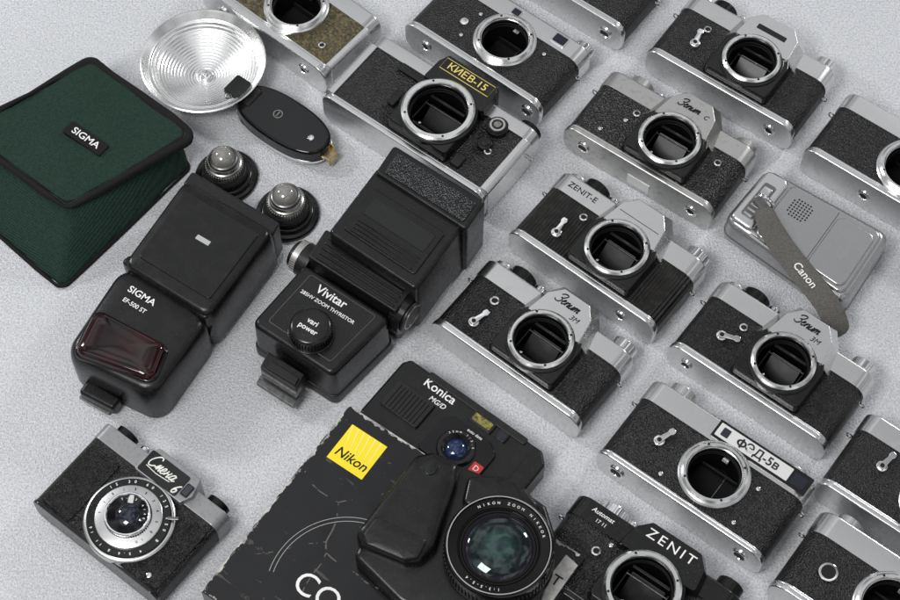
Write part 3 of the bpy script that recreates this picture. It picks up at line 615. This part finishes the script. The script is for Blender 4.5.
t.add('ring_lettering',MB().ringtext('NIKON ZOOM NIKKOR',0,0,31.2,150,6.4,42.2+dz,2.7,.02).ringtext('1:3.5-5.4',0,0,31.2,304,5.4,42.2+dz,2.8,.02),M_white,L0,wn=False)
m=MB()
for rr,z in ((27.6,39.4+dz),(25.6,39.1+dz)): m.lathe([(rr-1,z-.4),(rr-.3,z+.6),(rr+.3,z-.2)],seg=64,closed=True)
t.add('inner_rings',m,M_gloss,L0)
t.add('glass',MB().lathe([(24.6,37.6+dz),(23.2,39.2+dz),(20.5,40.8+dz),(16,42.3+dz),(11,43.4+dz),(6,44+dz),(0,44.2+dz)],seg=72),glass_rings(.0246),L0,sharp=80,wn=False)
# ------------------------------------------------------------------ flash unit left
t=Thing('flash_unit','black hinged flash with dark red window, beside the green pouch','camera flash',170,290,-33)
hq=[(185,178),(274,230),(208,317),(122,264)]
hd=t.poly(hq,53,7,6)
t.add('flash_head',MB().dome(hd,((1.0,3),(1.03,6),(1.02,40),(1.005,47),(.985,50.4),(.955,52.2),(.91,53),(.5,53.4),(.04,53.4))),M_plastic,sharp=55,wn=False)
t.add('head_panel',MB().prism(t.poly(inq(hq,.09,.91,.10,.86),53.5,3),52,54.2,.7,3),M_plastic)
cx,cy=t.p(203,240,54.5); t.add('head_label',MB().prism(rrect(cx,cy,12,4,.5),54,54.5),M_grey,wn=False)
e=t.poly([(192,170),(280,222),(272,236),(182,184)],47,3)
t.add('lamp_face',MB().prism(e,6,47,2.5,3),M_plastic2)
bq=[(126,259),(210,315),(156,392),(68,350)]
b0=t.poly([(124,259),(213,316),(154,398),(60,353)],47,14,7)
bd=t.add('body',MB().dome(b0,((.98,0),(1,3),(1,31),(.985,38),(.955,43),(.91,45.6),(.84,46.6),(.5,47),(.04,47))),M_plastic,sharp=60,wn=False)
cx,cy=t.p(141,297,47.3); t.add('lettering',MB().text('SIGMA',cx,cy+1,47.3,7.6,bold=.08,sx=1.1),M_white,wn=False)
cx,cy=t.p(134,306,47.3); t.add('small_lettering',MB().text('EF-500 ST',cx,cy+.4,47.3,5,bold=.04),M_white,wn=False)
rq=[(97,310),(165,346),(151,380),(76,353)]
rw=t.poly(rq,50,7,6); rw0=scaled(rw,1.06)
t.add('window_bezel',MB().dome(scaled(rw,1.12),((1,34),(1,46.2),(.985,47.6),(.96,48),(.5,48.1),(.05,48.1))),M_gloss,sharp=60,wn=False)
rwo=t.add('red_window',MB().dome(rw0,((1,40),(1,47.3),(.985,49.6),(.95,51.4),(.89,52.6),(.78,53.3),(.5,53.8),(.2,54),(.03,54))),M_redwin,sharp=60,wn=False)
h1=t.poly([(120,261),(130,254),(214,308),(206,320)],49,3)
t.add('hinge',MB().prism(h1,4,49,2.4,3),M_plastic)
kx,ky=t.p(214,318,35); m=MB(); m.gear((kx-2,ky,26),10,5,36,.5,'x'); t.add('hinge_knob',m,M_plastic2)
f=t.poly([(88,378),(122,398),(113,410),(78,392)],14,3)
fo=t.add('foot_block',MB().prism(f,3,15,3,3),M_plastic)
f=t.poly([(84,388),(114,405),(108,413),(78,396)],7,1); t.add('hot_shoe_foot',MB().prism(f,2,5,.8),M_bronze,fo)
# ------------------------------------------------------------------ flash unit centre
t=Thing('flash_unit','large black flash with round dial and side knobs, in the centre','camera flash',335,290,-34)
hq=[(378,165),(468,221),(416,291),(327,232)]
hd=t.poly(hq,66,4)
t.add('flash_head',MB().prism(scaled(hd,1.02),6,66,3,3,'z',scaled(hd,.985)),M_plastic)
t.add('head_panel',MB().prism(t.poly(inq(hq,.10,.90,.26,.86),66.5,2.5),65,67.4,.9,3),M_plastic)
t.add('panel_inset',MB().prism(t.poly(inq(hq,.16,.84,.34,.58),68,1),67,67.9,.4),M_black)
for v in (.65,.70,.75,.80): t.add('head_rib',MB().prism(t.poly(inq(hq,.16,.84,v,v+.025),68.3),67,68.3,.3,2),M_black,wn=False)
e0=t.poly([(394,144),(486,201),(466,230),(375,172)],70,3)
lf=t.add('lamp_housing',MB().prism(scaled(e0,.99),4,70,2.6,3,'z',e0),M_plastic)
e1=t.poly([(397,152),(477,203),(463,222),(384,172)],70.8,2)
t.add('stippled_panel',MB().prism(e1,69,71,.4),M_fresnel,lf)
bq=[(305,263),(391,318),(332,376),(251,323)]
bd0=t.poly(bq,48,6)
t.add('body',MB().prism(scaled(bd0,1.03),2,48,4,4,'z',bd0),M_plastic)
t.add('body_base',MB().prism(scaled(bd0,1.05),1,13,1.6),M_plastic2)
q=[(326,230),(414,288),(396,314),(308,258)]
t.add('hinge_block',MB().prism(t.poly(q,48,2),4,51,2),M_plastic2)
for k in range(5):
    t.add('hinge_rib',MB().prism(t.poly(inq(q,.06,.94,.12+.17*k,.19+.17*k),51.4),50.5,52.3,.35,2),M_black,wn=False)
kx,ky=t.p(304,252,42)
m=MB(); m.gear((kx-6,ky,31),14,5,44,.6,'x'); ko=t.add('tilt_knob',m,M_satin2); t.add('knob_cap',MB().cyl((kx-10,ky,31),11,4.2,'x',1),M_black,ko)
t.add('knob_collar',MB().cyl((kx-1.5,ky,31),13.6,10,'x',1),M_plastic2,ko)
kx,ky=t.p(404,304,46)
m=MB(); m.gear((kx-5,ky,33),17,10,52,.7,'x'); ko=t.add('tilt_knob',m,M_black); t.add('knob_cap',MB().cyl((kx+4.5,ky,33),13.5,2.6,'x',.8),M_plastic2,ko)
t.add('cap_ring',MB().lathe([(9.5,0),(10.8,0),(10.8,.6),(9.5,.6)],(kx+6.9,ky,33),40,'x',closed=True),M_gunmetal,ko)
dx,dy=t.p(311,329,55)
dl=t.add('power_dial',MB().cyl((dx,dy,47),17.5,2.4,bev=.8).gear((dx,dy,49.2),16.2,8.6,44,.9).lathe([(0,57.4),(15.6,57.4),(15.6,58.6),(14.4,60),(12.6,60.6),(0,60.6)],(dx,dy,0),48),M_black)
t.add('dial_lettering',MB().text('vari',dx,dy+3,60.75,6,bold=.08).text('power',dx,dy-3.2,60.75,6,bold=.08),M_white,dl,wn=False)
cx,cy=t.p(330,299,48); t.add('lettering',MB().text('Vivitar',cx,cy+2,48.2,10,bold=.1),M_white,wn=False)
cx,cy=t.p(325,308,48); t.add('small_lettering',MB().text('285HV ZOOM THYRISTOR',cx+1,cy+1.6,48.2,4.1,bold=.03),M_white,wn=False)
pw=MB(); pq=t.poly(inq(bq,.12,.88,.08,.86),48.2,2)
pw.tube([(x,y,48.05) for x,y in pq],.3,True,5); t.add('panel_outline',pw,mat('dim_grey_print',(.08,.08,.08),.5),wn=False)
f=t.poly([(268,352),(305,375),(296,391),(260,368)],26,1.5); fo=t.add('foot_block',MB().prism(f,6,28,1.5),M_plastic2)
f=t.poly([(262,372),(300,396),(293,406),(256,382)],14,.8); t.add('hot_shoe_foot',MB().prism(f,8,13,.6),M_bronze,fo)
f=t.poly([(266,362),(301,384),(296,393),(261,371)],26,.6); t.add('locking_wheel',MB().prism(f,17,24,.8),M_bronze,fo)
f=t.poly([(272,361),(299,378),(295,385),(267,368)],30,.6); t.add('foot_cap',MB().prism(f,27,30,.8),M_black,fo)
# ------------------------------------------------------------------ bulb flash with dish reflector
t=Thing('bulb_flash','chrome dish bulb flash with glossy black oval handle, top left','camera flash',203,60,-37,26)
prof=[(0,2)]
for k in range(1,18):
    r0=2+k*2.45; z=2+20*(r0/46)**2; prof+= [(r0-1.5,z-.6),(r0-.8,z+.2),(r0,z+.05)]
prof+=[(44.6,21),(48,25),(49.5,26.5),(50.5,26),(50.2,24.5),(46,19),(36,8),(20,1),(0,0)]
di=t.add('reflector_dish',MB().lathe(prof,seg=128),M_reflector,sharp=60,wn=False)
t.add('bulb_socket',MB().cyl((0,0,1.5),5,4,bev=1).cyl((0,0,5),2.2,2,bev=.6),M_chrome,di)
cx,cy=t.p(283,119,18)
hp=sell(cx,cy,44,20.5,2.4)
t.add('handle',MB().prism(hp,2,19,2.6,4),M_gloss)
t.add('handle_rim',MB().prism(scaled(hp,1.022,1.045),4,6.6,.8),M_chrome)
an=math.degrees(math.atan2(cy,cx))
bx,by=t.p(243,90,20); t.add('bracket',MB().box(bx,by,14,28,20,13,2.5,rz=an),M_black)
x,y=t.p(278,114,19); em=t.add('handle_emblem',MB().lathe([(3.2,0),(3.9,0),(3.9,.4),(3.2,.4)],(x,y,18.9),30,closed=True),M_gunmetal)
t.add('emblem_bar',MB().box(x,y,19.2,.9,5,.4,.1),M_gunmetal,em)
x,y=t.p(311,138,19); t.add('handle_screw',MB().cyl((x,y,18.7),2.6,1.2,bev=.4),M_chrome)
x,y=t.p(328,154,10); br=MB(); br.box(x,y,10,13,11,1.4,.4); br.box(x+6,y,8,1.6,11,6,.3); br.box(x-1,y+6,13,5,1.6,7,.3); br.box(x+2,y-5,11.5,8,1.6,3,.3)
t.add('mounting_clip',br,M_brass)
# ------------------------------------------------------------------ two small stepped lenses
def loupe(px,py,label,rot):
    t=Thing('loupe_lens',label,'lens',px,py,rot,group='small stepped lenses with glass tops')
    t.add('base_flange',MB().lathe([(0,0),(23.5,0),(25,1.2),(25,3.4),(24,4.6),(21.6,5.2),(20.8,7),(19.8,8),(18.6,8.4),(0,8.4)],seg=56),M_black)
    m=MB().gear((0,0,8),17.8,5.5,56,.9); m.lathe([(0,13),(16.8,13),(16.6,14.5),(16,15),(15.8,16.5),(0,16.5)],seg=48)
    t.add('knurled_collar',m,M_plastic2)
    m=MB().gear((0,0,16),15,6.5,44,.9); m.lathe([(0,22),(14.2,22),(13.8,24),(12.8,24.6),(12.4,28),(0,28)],seg=48)
    t.add('ribbed_barrel',m,M_gunmetal)
    t.add('metal_ring',MB().lathe([(9.4,27),(12,27),(11.8,29.4),(11.2,30.2),(10,30.6),(9.4,29.8)],seg=48,closed=True),M_bronze)
    t.add('glass_dome',MB().lathe([(9.7,28.5),(9.6,31),(8.6,34),(6.4,36.4),(3.4,37.8),(0,38.2)],seg=48),M_clear,sharp=80,wn=False)
    return t
loupe(227,178,'small stepped metal lens with glass top, the one touching the green pouch',0)
loupe(288,215,'small stepped metal lens with glass top, the one nearest the centre flash',70)
# ------------------------------------------------------------------ green pouch
t=Thing('padded_pouch','dark green fabric pouch with black binding and a small logo tag','pouch',80,170,-37)
tex=bpy.data.textures.new('cloth_lumps','CLOUDS'); tex.noise_scale=.04; tex.noise_depth=3
def soften(o,st,lv=2):
    s_=o.modifiers.new('sub','SUBSURF'); s_.levels=lv; s_.render_levels=lv
    d_=o.modifiers.new('lumps','DISPLACE'); d_.texture=tex; d_.strength=st; d_.mid_level=.5; d_.texture_coords='LOCAL'
PZ=42
bo=t.poly([(98,90),(191,168),(62,290),(-52,190)],0,8,6); to=t.poly([(94,66),(188,138),(66,212),(-32,132)],PZ,8,6)
rg=[]
for z,k,bl in ((0,0,.97),(.5,0,1),(4,.06,1.012),(12,.26,1.008),(22,.52,1.0),(34,.82,.99),(40,.96,.985),(PZ,1,.97)):
    rg.append([(x,y,z) for x,y in scaled([(a[0]*(1-k)+b[0]*k,a[1]*(1-k)+b[1]*k) for a,b in zip(bo,to)],bl)])
o=t.add('pouch_body',MB().loft(rg),M_green,sharp=80,wn=False); soften(o,.007)
o=t.add('body_piping',MB().tube([(x,y,1.8) for x,y in scaled(bo,1.012)],1.8,True,8),M_bind,sharp=80,wn=False); soften(o,.004,1)
fp=t.poly([(92,58),(196,134),(66,208),(-40,130)],PZ+5,8,6)
rg=[[(x,y,z+PZ-46) for x,y in scaled(fp,f)] for f,z in ((.2,44),(.9,45.5),(1,47),(1.005,48.5),(.99,50.2),(.95,51.0),(.8,51.8),(.6,52.4),(.4,52.8),(.2,53),(.05,53.1))]
fl=t.add('flap',MB().loft(rg),M_green,sharp=80,wn=False); soften(fl,.009)
bt=t.add('binding',MB().tube([(x,y,PZ+3) for x,y in scaled(fp,1.0)],3.3,True,10),M_bind,fl,sharp=80,wn=False); soften(bt,.008,1)
st=t.add('flap_stitching',MB().tube([(x,y,PZ+5.2) for x,y in scaled(fp,.945)],.45,True,6),M_bind,fl,sharp=80,wn=False); soften(st,.008,1)
cx,cy=t.p(86,139,PZ+8)
tg=t.add('logo_tag',MB().prism(rrect(cx,cy,38,12,1.5),PZ+5,PZ+9.4,.5),M_bind)
t.add('lettering',MB().text('SIGMA',cx,cy,PZ+9.6,8,bold=.06,sx=1.15),M_white,tg,wn=False)
# ------------------------------------------------------------------ grey digital compact with strap
t=Thing('digital_camera','silver digital compact with speaker holes and a pale grey webbing strap','digital camera',795,240,-36)
cq=[(768,166),(892,234),(846,304),(724,218)]
pl=t.poly(cq,30,9,6)
t.add('body',MB().prism(scaled(pl,1.012),0,30,6,5,'z',pl),M_plasticsil)
t.add('side_band',MB().prism(scaled(pl,1.016),9,12,.8),M_plasticgrey)
t.add('front_plate',MB().prism(t.poly(inq(cq,.22,.95,.06,.94),31,6,5),26,32.6,2,4),M_plasticsil)
t.add('end_cap',MB().prism(t.poly(inq(cq,.02,.205,.06,.94),31,5,5),24,33.4,2.6,4),M_satin)
t.add('end_inlay',MB().prism(t.poly(inq(cq,.06,.155,.22,.80),33.5,2,5),31,34,.7,3),M_plasticgrey)
t.add('end_button',MB().prism(t.poly(inq(cq,.075,.14,.28,.40),34.2,1.2,4),33,35,.5,2),M_chrome)
for v in (.5,.58,.66,.74): t.add('grip_ridge',MB().prism(t.poly(inq(cq,.075,.14,v,v+.03),34.2,.5,3),33,34.6,.3,1),M_satin2,wn=False)
t.add('layer_panel',MB().prism(t.poly(inq(cq,.62,.92,.12,.88),33,6,6),31,34.2,1.6,4),M_plasticsil)
cx,cy=t.p(800,210,33); dm=MB()
for i in range(-4,5):
    for j in range(-4,5):
        if i*i+j*j<15: dm.cyl((cx+i*2.6,cy+j*2.6,32.2),.8,.55,seg=10,bev=.05)
t.add('speaker_holes',dm,M_dark,wn=False)
t.add('panel_seam',MB().prism(t.poly(inq(cq,.24,.60,.84,.846),32.8),31.5,32.7),M_dark,wn=False)
t.add('panel_seam',MB().prism(t.poly(inq(cq,.605,.609,.08,.92),32.8),31.5,32.7),M_dark,wn=False)
t.add('chrome_trim',MB().prism(t.poly(inq(cq,.20,.94,.955,.98),30,.8),24,30.4,.4),M_chrome)
x,y=t.p(772,238,33); t.add('release_button',MB().cyl((x,y,31.8),3.4,2.2,bev=.6),M_chrome)
x,y=t.p(763,204,36); ring=MB().tube([(x+7*math.cos(2*PI*k/20),y+2,37+6*math.sin(2*PI*k/20)) for k in range(20)],1.4,True,8); so_=t.add('strap_ring',ring,M_chrome)
t.add('strap_buckle',MB().box(x+1,y-2,37,17,8,4,1.2,rz=-30),M_plasticgrey)
sp=[(763,207,38),(765,215,40),(769,225,40),(775,236,38),(783,248,36.5),(792,260,36),(801,271,36),(810,282,36),(819,293,35.5),(827,304,33),(833,315,28),(837,327,20),(839,338,10)]
loc=[]
for a in sp: q_=t.p(*a); loc.append((q_[0],q_[1],a[2]))
so=t.add('strap',MB().ribbon(loc,[15,18,20,22,22,22,22,22,22,22,22,22,22],2.6,[10,6,2,0,0,0,0,0,0,0,4,8,12]),M_strap)
so.modifiers.clear(); s_=so.modifiers.new('sub','SUBSURF'); s_.levels=3; s_.render_levels=3
a=Vector(loc[5]); b=Vector(loc[8]); an=math.degrees(math.atan2(b.y-a.y,b.x-a.x))
m=MB(); m.text('Canon',0,0,0,9,0,0,.08)
mid=(Vector(loc[6])+Vector(loc[7]))/2
M=Matrix.Translation((mid.x-.6,mid.y-.2,mid.z+1.6))@Matrix.Rotation(R(an),4,'Z')
m.bm.transform(M); t.add('strap_lettering',m,M_white,so,wn=False)
# ------------------------------------------------------------------ light, world, camera
w=bpy.data.worlds.new('World'); S.world=w; w.use_nodes=True; nt=w.node_tree; N=nt.nodes; L=nt.links
bg=N['Background']; tc=N.new('ShaderNodeTexCoord'); sp=N.new('ShaderNodeSeparateXYZ')
L.new(tc.outputs['Generated'],sp.inputs[0])
rp=ramp(N,[(0,(.13,.13,.135)),(.3,(.42,.425,.44)),(.85,(.51,.52,.535))])
L.new(sp.outputs[2],rp.inputs['Fac'])
nz=N.new('ShaderNodeTexNoise'); nz.inputs['Scale'].default_value=3.4; nz.inputs['Detail'].default_value=2; nz.inputs['Distortion'].default_value=.4
L.new(tc.outputs['Generated'],nz.inputs['Vector'])
rz=ramp(N,[(.36,.3),(.47,.7),(.53,1.2),(.62,2.5)]); L.new(nz.outputs['Fac'],rz.inputs['Fac'])  # invented bright patches in the surroundings, for chrome to reflect
mx=N.new('ShaderNodeMix'); mx.data_type='RGBA'; mx.blend_type='MULTIPLY'; mx.inputs['Factor'].default_value=1
L.new(rp.outputs['Color'],mx.inputs['A']); L.new(rz.outputs['Color'],mx.inputs['B']); L.new(mx.outputs['Result'],bg.inputs['Color'])
bg.inputs['Strength'].default_value=.78
def area(name,loc,target,size,power,col=(1,1,1)):
    l=bpy.data.lights.new(name,'AREA'); l.shape='SQUARE'; l.size=size; l.energy=power; l.color=col
    o=bpy.data.objects.new(name,l); C.objects.link(o); o.location=loc
    d=Vector(target)-Vector(loc); o.rotation_euler=d.to_track_quat('-Z','Y').to_euler(); return o
area('key_lamp',(-.6,-.65,1.5),(0,0,0),.5,14.5,(1,.99,.975))
area('back_glint_lamp',(1.25,1.0,1.0),(0,0,0),.2,9,(.99,.99,1))  # small added lamp, for glints on edges and metal
area('left_glint_lamp',(-1.3,.75,1.0),(0,0,0),.2,8.5,(.98,.99,1))  # also an added lamp, for crisp highlights
cd=bpy.data.cameras.new('Camera'); cam=bpy.data.objects.new('Camera',cd); C.objects.link(cam)
cam.location=cpos; cam.rotation_euler=(TILT,0,0); cd.sensor_width=36; cd.lens=36*FPX/900; cd.clip_start=.02; cd.clip_end=50
S.camera=cam
S.view_settings.view_transform='Standard'; S.view_settings.look='None'; S.view_settings.exposure=0
